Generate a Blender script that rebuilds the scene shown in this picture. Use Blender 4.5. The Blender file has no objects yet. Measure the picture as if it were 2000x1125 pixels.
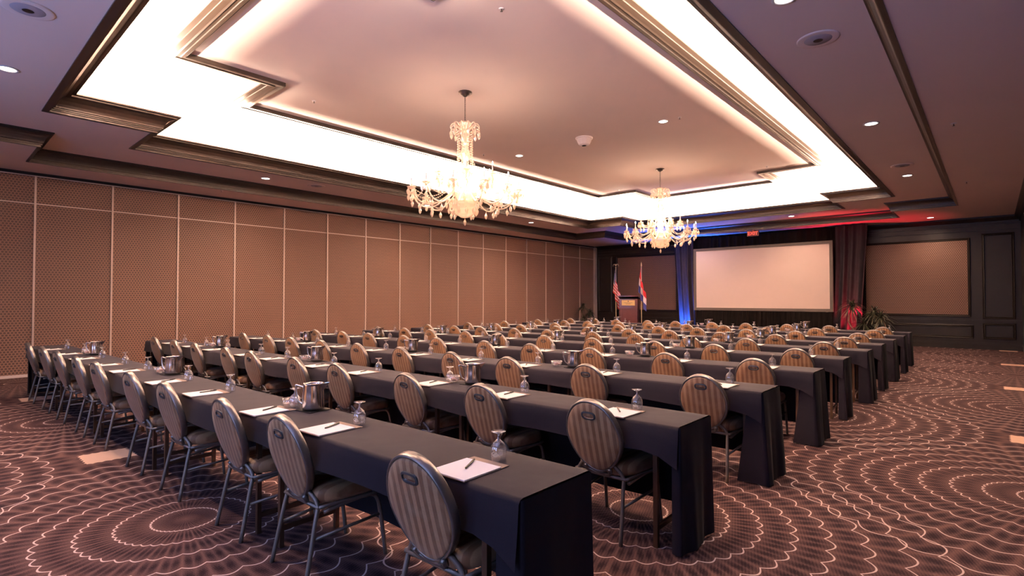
import bpy, bmesh, math, random
from mathutils import Vector, Matrix
PI = math.pi
random.seed(7)
S = bpy.context.scene
COL = S.collection

# ------------------------------------------------------------------ camera, world, exposure
H = 1.52
F_PX, YAW, PITCH = 1045.16, .7319, .0213
cam = bpy.data.cameras.new('camera'); cam.sensor_fit = 'HORIZONTAL'; cam.sensor_width = 36
cam.lens = F_PX / 2000 * 36; cam.clip_start = .05; cam.clip_end = 100
co = bpy.data.objects.new('camera', cam); COL.objects.link(co)
co.location = (0, 0, H); co.rotation_euler = (PI / 2 + PITCH, 0, YAW)
S.camera = co
w = bpy.data.worlds.new('world'); S.world = w; w.use_nodes = True
w.node_tree.nodes['Background'].inputs[0].default_value = (.25, .22, .3, 1)
w.node_tree.nodes['Background'].inputs[1].default_value = .02
S.view_settings.view_transform = 'Standard'; S.view_settings.look = 'None'
S.view_settings.gamma = 1; S.view_settings.use_curve_mapping = False
S.view_settings.exposure = 0.55

WX, DY, RX, NY = -14.10, 21.7, .64, -3.6         # left wall, front wall, right wall, near wall
Z0, Z1, Z2 = 4.03, 4.26, 5.10                    # three ceiling levels
WARM = (1, .68, .49)

def light(name, kind, loc, power, color, size=.1, size_y=None, rot=(0, 0, 0), spot=None, blend=.5, spread=None):
    l = bpy.data.lights.new(name, kind); l.energy = power; l.color = color
    if kind == 'AREA':
        l.shape = 'RECTANGLE' if size_y else 'DISK'; l.size = size
        if size_y: l.size_y = size_y
        if spread: l.spread = spread
    elif kind == 'SPOT':
        l.spot_size = spot; l.spot_blend = blend; l.shadow_soft_size = size
    else: l.shadow_soft_size = size
    o = bpy.data.objects.new(name, l); COL.objects.link(o); o.location = loc; o.rotation_euler = rot
    return o

def aim(o, target):
    o.rotation_euler = (Vector(target) - o.location).to_track_quat('-Z', 'Y').to_euler()

# cove strips lying in the trough behind the cove crown, shining up and inwards
CV = dict(a=-11.58, b=-10.19, c=-3.29, d=-1.92, e=1.2, f=2.56, g=17.3, h=18.6)
CW = 190
CC = (1, .80, .63)
def cove(x0, y0, x1, y1, ix, iy):
    L = math.hypot(x1 - x0, y1 - y0); n = max(1, round(L / 5)); 
    for i in range(n):
        t = (i + .5) / n; p = Vector((x0 + (x1 - x0) * t - ix * .1, y0 + (y1 - y0) * t - iy * .1, 4.36))
        o = light('cove_light', 'AREA', p, CW * L / n, CC, size=L / n * .98, size_y=.1)
        zax = -Vector((ix * .55, iy * .55, .83)).normalized()
        xax = Vector((x1 - x0, y1 - y0, 0)).normalized(); yax = zax.cross(xax)
        o.matrix_world = Matrix.Translation(p) @ Matrix((xax, yax, zax)).transposed().to_4x4()
k = CV
cove(k['a'], k['f'], k['a'], k['g'], 1, 0); cove(k['d'], k['f'], k['d'], k['g'], -1, 0)
cove(k['b'], k['e'], k['c'], k['e'], 0, 1); cove(k['b'], k['h'], k['c'], k['h'], 0, -1)
for sx, xa, xb in ((1, k['a'], k['b']), (-1, k['d'], k['c'])):
    for sy, ya, yb in ((1, k['f'], k['e']), (-1, k['g'], k['h'])):
        cove(xa, ya, xb, ya, 0, sy); cove(xb, ya, xb, yb, sx, 0)

# cool fill lamps added behind the camera, at near-wall windows made up for them
for x in (-.9, -3.6, -8.0):
    o = light('window_daylight', 'AREA', (x, NY + .12, 1.9), {-.9: 300, -3.6: 130, -8.0: 45}[x], (.30, .42, 1), size=1.5, size_y=2.2, rot=(PI / 2 + .95, 0, 0), spread=math.radians(105))
    light('window_daylight_low', 'AREA', (x, NY + .12, 1.9), 32, (.30, .5, 1), size=1.5, size_y=2.2, rot=(PI / 2, 0, 0))

# coloured uplighters washing the stage curtains
aim(light('blue_beam', 'SPOT', (-9.15, 20.56, .12), 2000, (.015, .13, 1), size=.05, spot=math.radians(60), blend=.9), (-9.25, 20.75, 2.1))
aim(light('blue_ceiling_beam', 'SPOT', (-9.15, 20.56, .12), 750, (.04, .16, 1), size=.06, spot=math.radians(105), blend=.9), (-8.7, 20.56, 4.0))
aim(light('red_beam', 'SPOT', (-3.60, 20.50, .12), 330, (1, .015, .05), size=.05, spot=math.radians(66), blend=.8), (-3.45, 20.55, 1.5))
aim(light('red_ceiling_beam', 'SPOT', (-3.55, 20.52, .12), 200, (1, .03, .08), size=.06, spot=math.radians(46), blend=.9), (-4.2, 20.56, 4.0))

# ------------------------------------------------------------------ node helpers
def new_mat(name):
    m = bpy.data.materials.new(name); m.use_nodes = True
    nt = m.node_tree; b = nt.nodes['Principled BSDF']
    return m, nt, b
class NX:
    def __init__(s, nt): s.nt = nt
    def n(s, t, **kw):
        x = s.nt.nodes.new(t)
        for a, b in kw.items(): setattr(x, a, b)
        return x
    def put(s, sock, v):
        if isinstance(v, bpy.types.NodeSocket): s.nt.links.new(v, sock)
        else: sock.default_value = v
    def m(s, op, a, b=0.0, c=0.0, clamp=False):
        x = s.n('ShaderNodeMath', operation=op, use_clamp=clamp)
        s.put(x.inputs[0], a); s.put(x.inputs[1], b); s.put(x.inputs[2], c)
        return x.outputs[0]
    def mix(s, f, a, b):
        x = s.n('ShaderNodeMix', data_type='RGBA'); s.put(x.inputs[0], f)
        for i, v in ((6, a), (7, b)):
            s.put(x.inputs[i], v if isinstance(v, bpy.types.NodeSocket) else (*v, 1))
        return x.outputs[2]
    def xyz(s, which='Object'):
        t = s.n('ShaderNodeTexCoord'); q = s.n('ShaderNodeSeparateXYZ')
        s.nt.links.new(t.outputs[which], q.inputs[0]); return t.outputs[which], q.outputs
    def noise(s, vec, scale, detail=2, rough=.5):
        x = s.n('ShaderNodeTexNoise'); x.inputs['Scale'].default_value = scale; x.inputs['Detail'].default_value = detail
        x.inputs['Roughness'].default_value = rough; s.nt.links.new(vec, x.inputs['Vector']); return x.outputs['Fac']
    def bump(s, b, h, strength=.3, dist=.01):
        x = s.n('ShaderNodeBump'); x.inputs['Strength'].default_value = strength; x.inputs['Distance'].default_value = dist
        s.nt.links.new(h, x.inputs['Height']); s.nt.links.new(x.outputs[0], b.inputs['Normal'])
def plain(name, color, rough=.5, metal=0, spec=.5, var=.0, vscale=8, coat=0):
    m, nt, b = new_mat(name); b.inputs['Roughness'].default_value = rough; b.inputs['Metallic'].default_value = metal
    b.inputs['Specular IOR Level'].default_value = spec; b.inputs['Coat Weight'].default_value = coat
    x = NX(nt); v, _ = x.xyz()
    c2 = tuple(min(1, q * (1 - var)) for q in color)
    nt.links.new(x.mix(x.noise(v, vscale), color, c2), b.inputs['Base Color'])
    return m
def emit(name, color, strength):
    m, nt, b = new_mat(name); b.inputs['Base Color'].default_value = (*color, 1)
    b.inputs['Emission Color'].default_value = (*color, 1); b.inputs['Emission Strength'].default_value = strength
    return m

# ------------------------------------------------------------------ materials
M = {}
M['ceiling'] = plain('painted_plaster', (.71, .55, .48), .85, var=.06, vscale=1.2)
M['moulding'] = plain('dark_bronze_moulding', (.030, .018, .012), .36, var=.25, vscale=5, spec=.6)
M['black_wood'] = plain('black_wood', (.020, .0145, .012), .42, var=.3, vscale=3, spec=.3)
M['seam'] = plain('aluminium_seam', (.62, .50, .44), .45, .3, var=.05)
M['rail'] = plain('painted_trim_white', (.62, .52, .48), .5, var=.05)
M['metal_leg'] = plain('bronze_grey_frame', (.23, .20, .18), .45, .6, var=.2)
M['rim'] = plain('grey_metal_rim', (.23, .21, .20), .32, .75, var=.25, vscale=20)
M['insert'] = plain('dark_plastic_handle', (.05, .05, .055), .3, .2)
M['chrome'] = plain('polished_steel', (.72, .68, .66), .16, 1, var=.15, vscale=25)
M['table_leg'] = plain('brown_steel_leg', (.10, .055, .035), .35, .5)
M['tabletop'] = plain('table_laminate', (.22, .15, .10), .5)
M['paper'] = plain('white_paper', (.82, .80, .80), .7)
M['binding'] = plain('kraft_binding', (.20, .14, .11), .7)
M['pen'] = plain('black_pen', (.01, .01, .01), .25)
M['coaster'] = plain('black_coaster', (.006, .006, .006), .6, spec=.1)
M['sweets'] = plain('pink_sweets', (.75, .45, .42), .5, var=.5, vscale=60)
M['screen'] = plain('screen_fabric', (.70, .57, .50), .9, var=.03)
M['screen_frame'] = plain('grey_screen_frame', (.07, .055, .045), .6)
M['drape'] = plain('black_drape', (.0065, .0052, .0048), .9, spec=.05)
M['lectern_wood'] = plain('cherry_wood', (.09, .018, .012), .3, var=.35, vscale=6, coat=.3)
M['brass'] = plain('brass_plate', (.72, .47, .18), .35, .6)
M['gold'] = plain('gold_metal', (.75, .6, .35), .3, .9)
M['white_plastic'] = plain('white_plastic', (.62, .55, .53), .5)
M['grille'] = plain('grey_grille', (.33, .28, .30), .6)
M['dark_metal'] = plain('dark_metal', (.05, .035, .03), .4, .6)
M['leaf'] = plain('dark_leaf', (.05, .055, .028), .5, var=.5, vscale=8)
M['bark'] = plain('pale_bark', (.28, .2, .13), .8, var=.3, vscale=20)
M['pot'] = plain('black_pot', (.02, .02, .02), .4)
M['lens'] = emit('lamp_lens', (1, .86, .74), 9)
M['bulb'] = emit('candle_bulb', (1, .86, .68), 18)
M['red_sign'] = emit('red_sign', (1, .09, .06), 1.1)
M['sign_body'] = plain('sign_housing', (.25, .06, .05), .5)
M['gap'] = plain('shadow_gap', (.01, .008, .007), .8)
M['window_glass'] = emit('daylit_glass', (.45, .6, 1), 1.2)  # glowing sheet for the made-up windows behind the camera
M['near_wall'] = plain('near_wall_paint', (.3, .2, .16), .8)

def fabric_wall():
    m, nt, b = new_mat('woven_star_fabric'); x = NX(nt); v, (X, Y, Z) = x.xyz(); b.inputs['Roughness'].default_value = .6
    s = x.m('ADD', X, Y)
    P = .053; Q = P * 1.7320508
    def dots(o1, o2):
        a = x.m('SUBTRACT', x.m('FRACT', x.m('ADD', x.m('DIVIDE', s, P), o1)), .5)
        c = x.m('SUBTRACT', x.m('FRACT', x.m('ADD', x.m('DIVIDE', Z, Q), o2)), .5)
        a = x.m('MULTIPLY', a, P); c = x.m('MULTIPLY', c, Q)
        return x.m('SQRT', x.m('ADD', x.m('MULTIPLY', a, a), x.m('MULTIPLY', c, c)))
    d = x.m('MINIMUM', dots(0, 0), dots(.5, .5))
    e = x.m('MINIMUM', x.m('ABSOLUTE', x.m('SUBTRACT', d, P * .43)), 1.0)
    dark = x.m('ADD', x.m('LESS_THAN', d, P * .345), x.m('MULTIPLY', x.m('LESS_THAN', e, P * .04), .5), clamp=True)
    dark = x.m('SUBTRACT', dark, x.m('MULTIPLY', x.m('LESS_THAN', d, P * .12), .45), clamp=True)
    nt.links.new(x.mix(dark, (.275, .145, .096), (.042, .018, .014)), b.inputs['Base Color'])
    b.inputs['Sheen Weight'].default_value = .2
    return m
M['star_fabric'] = fabric_wall()

def stripes():
    m, nt, b = new_mat('striped_upholstery'); x = NX(nt); v, (X, Y, Z) = x.xyz(); b.inputs['Roughness'].default_value = .55
    f = x.m('FRACT', x.m('DIVIDE', x.m('ADD', X, 1.008), .048))
    tri = x.m('ABSOLUTE', x.m('SUBTRACT', f, .5))
    st = x.m('MULTIPLY', x.m('SUBTRACT', tri, .22), 14, clamp=True)
    n = x.noise(v, 160, 1)
    c = x.mix(st, (.19, .078, .027), (.37, .205, .10))
    c = x.mix(x.m('MULTIPLY', n, .45), c, (.17, .10, .055))
    big = x.noise(v, 9, 2)
    c = x.mix(x.m('MULTIPLY', x.m('SUBTRACT', big, .45, clamp=True), .8), c, (.45, .33, .22))
    nt.links.new(c, b.inputs['Base Color']); b.inputs['Sheen Weight'].default_value = .15
    x.bump(b, n, .15, .002)
    return m
M['stripe'] = stripes()

def cloth_mat():
    m, nt, b = new_mat('navy_black_linen'); x = NX(nt); v, _ = x.xyz(); b.inputs['Roughness'].default_value = .75
    n = x.noise(v, 260, 1); n2 = x.noise(v, 2.2, 3)
    nt.links.new(x.mix(n, (.0095, .0080, .0135), (.017, .0132, .0200)), b.inputs['Base Color'])
    b.inputs['Sheen Weight'].default_value = .05; b.inputs['Sheen Roughness'].default_value = .4; b.inputs['Specular IOR Level'].default_value = .12
    x.bump(b, n2, .35, .03)
    return m
M['cloth'] = cloth_mat()

def velvet(name, c1, c2):
    m, nt, b = new_mat(name); x = NX(nt); v, _ = x.xyz(); b.inputs['Roughness'].default_value = .8; b.inputs['Specular IOR Level'].default_value = .08
    nt.links.new(x.mix(x.noise(v, 5), c1, c2), b.inputs['Base Color'])
    return m
M['velvet'] = velvet('grey_velvet', (.036, .028, .034), (.022, .017, .021))

def carpet():
    m, nt, b = new_mat('scalloped_circle_carpet'); x = NX(nt); v, (X, Y, Z) = x.xyz(); b.inputs['Roughness'].default_value = .95
    b.inputs['Specular IOR Level'].default_value = .1
    P = 4.50; CX, CY = -4.18, 1.27
    def field(ox, oy, nsc, lim):
        a = x.m('SUBTRACT', x.m('FRACT', x.m('ADD', x.m('DIVIDE', x.m('SUBTRACT', X, CX + ox), P), 100.5)), .5)
        c = x.m('SUBTRACT', x.m('FRACT', x.m('ADD', x.m('DIVIDE', x.m('SUBTRACT', Y, CY + oy), P), 100.5)), .5)
        a = x.m('MULTIPLY', a, P); c = x.m('MULTIPLY', c, P)
        r = x.m('SQRT', x.m('ADD', x.m('MULTIPLY', a, a), x.m('MULTIPLY', c, c)))
        th = x.m('ARCTAN2', c, a)
        # scallops: cusps pointing inwards, bumps outwards, deeper further out
        sc = x.m('ABSOLUTE', x.m('SINE', x.m('MULTIPLY', th, nsc / 2)))
        amp = x.m('MULTIPLY', x.m('MINIMUM', r, 1.9), .043)
        rr = x.m('SUBTRACT', r, x.m('MULTIPLY', sc, amp))
        q = x.m('DIVIDE', rr, .195)
        fr = x.m('ABSOLUTE', x.m('SUBTRACT', x.m('FRACT', x.m('ADD', q, .5)), .5))
        line = x.m('SUBTRACT', 1.0, x.m('MULTIPLY', x.m('ABSOLUTE', x.m('SUBTRACT', fr, 0.0)), 1 / .030), clamp=True)
        ok = x.m('MULTIPLY', x.m('GREATER_THAN', q, .5), x.m('LESS_THAN', q, lim))
        line = x.m('MULTIPLY', x.m('GREATER_THAN', line, .15), ok)
        # dark blot at the middle of every petal
        pet = x.m('ADD', x.m('MULTIPLY', x.m('ABSOLUTE', x.m('SINE', x.m('MULTIPLY', th, float(nsc)))), .75), x.m('MULTIPLY', sc, .4), clamp=True)
        rad = x.m('MULTIPLY', fr, 2.0)
        blot = x.m('MULTIPLY', x.m('POWER', pet, 1.2), x.m('ADD', x.m('MULTIPLY', rad, .75), .25))
        return r, line, blot
    r1, l1, b1 = field(0, 0, 40, 9.2)
    r2, l2, b2 = field(P / 2, P / 2, 40, 9.2)
    near = x.m('LESS_THAN', r1, r2)
    line = x.m('MAXIMUM', l1, l2)
    blot = x.m('ADD', x.m('MULTIPLY', near, b1), x.m('MULTIPLY', x.m('SUBTRACT', 1.0, near), b2))
    # fine diagonal weave
    wv = x.m('ADD', x.m('MULTIPLY', x.m('SINE', x.m('MULTIPLY', x.m('ADD', X, x.m('MULTIPLY', Y, .35)), 330)), .5), .5)
    n = x.noise(v, 150, 2, .7); big = x.noise(v, 1.1, 2)
    dk = x.m('ADD', x.m('MULTIPLY', blot, 1.15), x.m('MULTIPLY', x.m('SUBTRACT', wv, .5), .32))
    dk = x.m('ADD', dk, x.m('MULTIPLY', x.m('SUBTRACT', n, .5), 1.5), clamp=True)
    base = x.mix(dk, (.112, .063, .059), (.013, .007, .012))
    base = x.mix(x.m('MULTIPLY', big, .25), base, (.07, .032, .03))
    # beige square patches between the circles
    def patch(ox, oy):
        a = x.m('SUBTRACT', x.m('FRACT', x.m('ADD', x.m('DIVIDE', x.m('SUBTRACT', X, CX + ox), P), 100.5)), .5)
        c = x.m('SUBTRACT', x.m('FRACT', x.m('ADD', x.m('DIVIDE', x.m('SUBTRACT', Y, CY + oy), P), 100.5)), .5)
        w1 = x.m('MULTIPLY', x.m('ABSOLUTE', x.m('SINE', x.m('MULTIPLY', X, 45))), .004)
        w2 = x.m('MULTIPLY', x.m('ABSOLUTE', x.m('SINE', x.m('MULTIPLY', Y, 45))), .004)
        return x.m('MULTIPLY', x.m('LESS_THAN', x.m('ADD', x.m('ABSOLUTE', a), w2), .047), x.m('LESS_THAN', x.m('ADD', x.m('ABSOLUTE', c), w1), .047))
    pt = x.m('MAXIMUM', patch(P / 2, 0), patch(0, P / 2))
    cc = x.mix(x.m('MULTIPLY', line, .95), base, (.52, .41, .38))
    cc = x.mix(pt, cc, (.60, .40, .30))
    nt.links.new(cc, b.inputs['Base Color'])
    x.bump(b, n, .4, .004)
    return m
M['carpet'] = carpet()

def glass_mat(name, base, tint=(.96, .97, 1), diffuse=.0, dcol=(.8, .65, .5)):
    m = bpy.data.materials.new(name); m.use_nodes = True; nt = m.node_tree; nt.nodes.clear(); x = NX(nt)
    out = x.n('ShaderNodeOutputMaterial'); tr = x.n('ShaderNodeBsdfTransparent'); gl = x.n('ShaderNodeBsdfGlossy')
    tr.inputs[0].default_value = (*tint, 1); gl.inputs['Roughness'].default_value = .05
    fr = x.n('ShaderNodeLayerWeight'); fr.inputs['Blend'].default_value = .35
    f = x.m('ADD', x.m('MULTIPLY', fr.outputs['Facing'], .75), base, clamp=True)
    mx = x.n('ShaderNodeMixShader'); nt.links.new(f, mx.inputs[0]); nt.links.new(tr.outputs[0], mx.inputs[1]); nt.links.new(gl.outputs[0], mx.inputs[2])
    last = mx.outputs[0]
    if diffuse:
        d = x.n('ShaderNodeBsdfDiffuse'); d.inputs[0].default_value = (*dcol, 1)
        t = x.n('ShaderNodeBsdfTranslucent'); t.inputs[0].default_value = (*dcol, 1)
        a = x.n('ShaderNodeAddShader'); nt.links.new(d.outputs[0], a.inputs[0]); nt.links.new(t.outputs[0], a.inputs[1])
        m2 = x.n('ShaderNodeMixShader'); m2.inputs[0].default_value = diffuse
        nt.links.new(last, m2.inputs[1]); nt.links.new(a.outputs[0], m2.inputs[2]); last = m2.outputs[0]
    nt.links.new(last, out.inputs[0]); return m
M['glass'] = glass_mat('thin_glass', .14, diffuse=.03, dcol=(.9, .88, .88))
M['crystal'] = glass_mat('cut_crystal', .28, (.95, .9, .82), .30, (.80, .68, .58))

def flag_mat(kind):
    m, nt, b = new_mat(kind); x = NX(nt); v, (X, Y, Z) = x.xyz('UV'); b.inputs['Roughness'].default_value = .7
    u, w_ = X, Y
    if kind == 'stars_and_stripes':
        st = x.m('GREATER_THAN', x.m('FRACT', x.m('MULTIPLY', w_, 6.5)), .5)
        c = x.mix(st, (.62, .03, .04), (.75, .68, .66))
        can = x.m('MULTIPLY', x.m('LESS_THAN', u, .4), x.m('GREATER_THAN', w_, .46))
        sx = x.m('SUBTRACT', x.m('FRACT', x.m('MULTIPLY', u, 15)), .5); sy = x.m('SUBTRACT', x.m('FRACT', x.m('MULTIPLY', w_, 16)), .5)
        star = x.m('LESS_THAN', x.m('ADD', x.m('MULTIPLY', sx, sx), x.m('MULTIPLY', sy, sy)), .08)
        c = x.mix(can, c, x.mix(star, (.03, .04, .16), (.7, .7, .75)))
    else:
        c = x.mix(x.m('GREATER_THAN', w_, .3333), (.03, .035, .2), (.78, .72, .74))
        c = x.mix(x.m('GREATER_THAN', w_, .6666), c, (.55, .02, .03))
    nt.links.new(c, b.inputs['Base Color']); return m
M['flag_us'] = flag_mat('stars_and_stripes'); M['flag_tri'] = flag_mat('red_white_blue_bands')

# ------------------------------------------------------------------ mesh helpers
def obj(name, bm, mat, parent=None, smooth=False, loc=None):
    me = bpy.data.meshes.new(name); bmesh.ops.recalc_face_normals(bm, faces=bm.faces[:]); bm.to_mesh(me); bm.free()
    me.materials.append(mat if not isinstance(mat, str) else M[mat])
    if smooth:
        for p in me.polygons: p.use_smooth = True
    o = bpy.data.objects.new(name, me); COL.objects.link(o)
    if parent: o.parent = parent
    if loc: o.location = loc
    return o
def tag(o, label, cat, group=None):
    o['label'] = label; o['category'] = cat
    if group: o['group'] = group
    return o
def thing(name, label, cat, loc=(0, 0, 0), rz=0, group=None):
    o = bpy.data.objects.new(name, None); COL.objects.link(o); o.empty_display_size = .1
    o.location = loc; o.rotation_euler = (0, 0, rz); return tag(o, label, cat, group)
def struct(name, bm, mat, parent=None, smooth=False):
    o = obj(name, bm, mat, parent, smooth)
    if not parent: o['kind'] = 'structure'
    return o
def dup(root, loc, rz=0, label=None, group=None):
    def cp(o, par):
        c = o.copy(); COL.objects.link(c)
        if par: c.parent = par
        for ch in kids.get(o, ()): cp(ch, c)
        return c
    kids = {}
    st = [root]
    while st:
        q = st.pop()
        kids[q] = list(CH.get(q.name, ())); st += kids[q]
    r = cp(root, None); r.location = loc; r.rotation_euler = (0, 0, rz)
    if label: r['label'] = label
    if group: r['group'] = group
    return r
CH = {}
def register():
    CH.clear()
    for o in COL.objects:
        if o.parent: CH.setdefault(o.parent.name, []).append(o)
def box(bm, x0, x1, y0, y1, z0, z1, bev=0, mat=None):
    vs = [bm.verts.new((x, y, z)) for x in (x0, x1) for y in (y0, y1) for z in (z0, z1)]
    fs = [bm.faces.new([vs[i] for i in f]) for f in ((0, 1, 3, 2), (4, 6, 7, 5), (0, 4, 5, 1), (2, 3, 7, 6), (0, 2, 6, 4), (1, 5, 7, 3))]
    if mat: 
        for v in vs: v.co = mat @ v.co
    if bev: bmesh.ops.bevel(bm, geom=list({e for f in fs for e in f.edges}), offset=bev, segments=2, affect='EDGES')
def B(*a, **k):
    bm = bmesh.new(); box(bm, *a, **k); return bm
def tube(bm, pts, r, seg=8, closed=False, flat=None):
    pts = [Vector(p) for p in pts]; n = len(pts); rings = []
    rs = r if isinstance(r, (list, tuple)) else [r] * n
    up = None
    for i, p in enumerate(pts):
        a = pts[(i - 1) % n] if (closed or i > 0) else p; c = pts[(i + 1) % n] if (closed or i < n - 1) else p
        t = (c - a).normalized()
        if up is None: up = Vector((0, 0, 1)) if abs(t.z) < .9 else Vector((1, 0, 0))
        s = t.cross(up)
        if s.length < 1e-4: s = t.cross(Vector((1, 0, 0)))
        s.normalize(); up = s.cross(t).normalized()
        rings.append([bm.verts.new(p + (s * math.cos(q) + up * math.sin(q) * (flat or 1)) * rs[i]) for q in (2 * PI * j / seg for j in range(seg))])
    m = n if closed else n - 1
    for i in range(m):
        A, Bq = rings[i], rings[(i + 1) % n]
        for j in range(seg): bm.faces.new((A[j], A[(j + 1) % seg], Bq[(j + 1) % seg], Bq[j]))
    if not closed:
        bm.faces.new(rings[0][::-1]); bm.faces.new(rings[-1])
def lathe(bm, prof, seg=20, c=(0, 0, 0), mat=None):
    rings = []
    for r, z in prof:
        if r < 1e-5: rings.append([bm.verts.new((c[0], c[1], c[2] + z))])
        else: rings.append([bm.verts.new((c[0] + r * math.cos(2 * PI * j / seg), c[1] + r * math.sin(2 * PI * j / seg), c[2] + z)) for j in range(seg)])
    for A, Bq in zip(rings, rings[1:]):
        for j in range(seg):
            k2 = (j + 1) % seg
            if len(A) == 1 and len(Bq) == 1: continue
            if len(A) == 1: bm.faces.new((A[0], Bq[k2], Bq[j]))
            elif len(Bq) == 1: bm.faces.new((A[j], A[k2], Bq[0]))
            else: bm.faces.new((A[j], A[k2], Bq[k2], Bq[j]))
    if mat:
        for R in rings:
            for v in R: v.co = mat @ v.co
def L(prof, seg=20, c=(0, 0, 0)):
    bm = bmesh.new(); lathe(bm, prof, seg, c); return bm
def smoothpath(pts, n=6):
    P = [Vector(p) for p in pts]; out = []
    for i in range(len(P) - 1):
        a = P[max(i - 1, 0)]; b = P[i]; c = P[i + 1]; d = P[min(i + 2, len(P) - 1)]
        for j in range(n):
            t = j / n
            out.append(.5 * ((2 * b) + (c - a) * t + (2 * a - 5 * b + 4 * c - d) * t * t + (3 * b - a - 3 * c + d) * t ** 3))
    out.append(P[-1]); return out
def inpoly(x, y, P):
    c = False; n = len(P)
    for i in range(n):
        (x0, y0), (x1, y1) = P[i], P[i - 1]
        if (y0 > y) != (y1 > y) and x < (x1 - x0) * (y - y0) / (y1 - y0) + x0: c = not c
    return c
def notched(a, b, c, d, e, f, g, h):        # CCW rectangle with square notches cut out of its corners
    return [(b, e), (c, e), (c, f), (d, f), (d, g), (c, g), (c, h), (b, h), (b, g), (a, g), (a, f), (b, f)]
def offset(P, d):                            # d > 0 moves inwards (CCW polygon, axis-aligned edges)
    n = len(P); out = []
    for i in range(n):
        p, q, r = Vector(P[i - 1]), Vector(P[i]), Vector(P[(i + 1) % n])
        e1 = (q - p).normalized(); e2 = (r - q).normalized()
        out.append((q.x + (-e1.y - e2.y) * d, q.y + (e1.x + e2.x) * d))
    return out
def plate(bm, outer, holes, z, flip=False):
    xs = sorted({round(p[0], 5) for P in [outer] + holes for p in P}); ys = sorted({round(p[1], 5) for P in [outer] + holes for p in P})
    V = {}
    def vv(x, y):
        if (x, y) not in V: V[(x, y)] = bm.verts.new((x, y, z))
        return V[(x, y)]
    for x0, x1 in zip(xs, xs[1:]):
        for y0, y1 in zip(ys, ys[1:]):
            cx, cy = (x0 + x1) / 2, (y0 + y1) / 2
            if inpoly(cx, cy, outer) and not any(inpoly(cx, cy, hp) for hp in holes):
                bm.faces.new([vv(x0, y0), vv(x1, y0), vv(x1, y1), vv(x0, y1)])
def sweep(bm, P, prof, closed_prof=False):
    rings = [[bm.verts.new((x, y, z)) for x, y in offset(P, d)] for d, z in prof]
    R = rings + ([rings[0]] if closed_prof else [])
    for A, Bq in zip(R, R[1:]):
        for i in range(len(P)):
            j = (i + 1) % len(P); bm.faces.new((A[i], A[j], Bq[j], Bq[i]))

# ------------------------------------------------------------------ room shell
NYC = NY
floor_bm = bmesh.new(); box(floor_bm, WX - .1, RX + .1, NY - .1, DY + .1, -.1, 0)
struct('floor', floor_bm, 'carpet')
wl = struct('wall_left', B(WX - .12, WX, NY - .12, DY + .12, -.1, Z0 + .1), 'star_fabric')
for i in range(-4, 17):
    y = 1.5473 + 1.2527 * i
    if y > DY: continue
    obj('panel_seam', B(WX, WX + .022, y - .016, y + .016, 0, 3.97), 'seam', wl)
obj('upper_seam', B(WX, WX + .012, NY, DY - .2, 3.405, 3.425), 'seam', wl)
obj('top_track', B(WX, WX + .02, NY, DY - .2, 3.955, 3.975), 'seam', wl)
obj('shadow_gap', B(WX, WX + .03, NY, DY - .2, 3.976, 4.03), 'gap', wl)
struct('baseboard_left', B(WX, WX + .025, NY, DY - .15, 0, .055), 'rail')
obj('end_post', B(WX, WX + .12, DY - .22, DY - .08, 0, 3.98), 'seam', wl)
struct('wall_right', B(RX, RX + .12, NY - .12, DY + .12, -.1, Z0 + .1), 'black_wood')
nw = struct('wall_near', B(WX - .12, RX + .12, NY - .12, NY, -.1, Z0 + .1), 'near_wall')
for n_, x in enumerate((-.9, -3.6, -8.0)):
    wf = struct('window_%d' % (n_ + 1), B(x - .85, x + .85, NY, NY + .05, .75, 3.1), 'rail')  # invented, unseen window framing the added fill lamps
    obj('pane', B(x - .75, x + .75, NY + .05, NY + .06, .85, 3.0), 'window_glass', wf)

# front wall with framed fabric panels
fw = struct('wall_front', B(WX - .12, RX + .12, DY, DY + .12, -.1, Z0 + .1), 'black_wood')
def framed(x0, x1, z0, z1, inner, wdt=.07, nm='wall_panel'):
    if inner: obj(nm, B(x0 + wdt * .6, x1 - wdt * .6, DY - .015, DY, z0 + wdt * .6, z1 - wdt * .6), inner, fw)
    bm = bmesh.new()
    P = [(x0, z0), (x1, z0), (x1, z1), (x0, z1)]
    prof = [(0, 0), (0, -.03), (.018, -.045), (.035, -.03), (.055, -.04), (wdt, -.012), (wdt, 0)]
    rings = [[bm.verts.new((x, DY + dz, z)) for x, z in offset(P, d)] for d, dz in prof]
    for A, Bq in zip(rings, rings[1:]):
        for i in range(4): bm.faces.new((A[i], A[(i + 1) % 4], Bq[(i + 1) % 4], Bq[i]))
    obj('panel_frame', bm, 'black_wood', fw)
framed(-12.98, -10.0, 1.0, 3.5, 'star_fabric')
framed(-3.75, -.50, .98, 3.42, 'star_fabric')
framed(-.24, .50, .93, 3.52, None); framed(-.24, .50, .32, .80, None)
framed(-3.75, -.45, .32, .74, None); framed(-12.98, -10.0, .32, .74, None)
framed(-13.95, -13.2, .93, 3.52, None)
bm = bmesh.new()
for z0_, z1_, d_ in ((.84, .875, .05), (.875, .90, .03), (.0, .16, .035), (.16, .20, .02), (3.62, 3.66, .03), (3.76, 3.80, .035)):
    box(bm, WX, RX, DY - d_, DY, z0_, z1_)
obj('chair_rail', bm, 'black_wood', fw)
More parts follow.
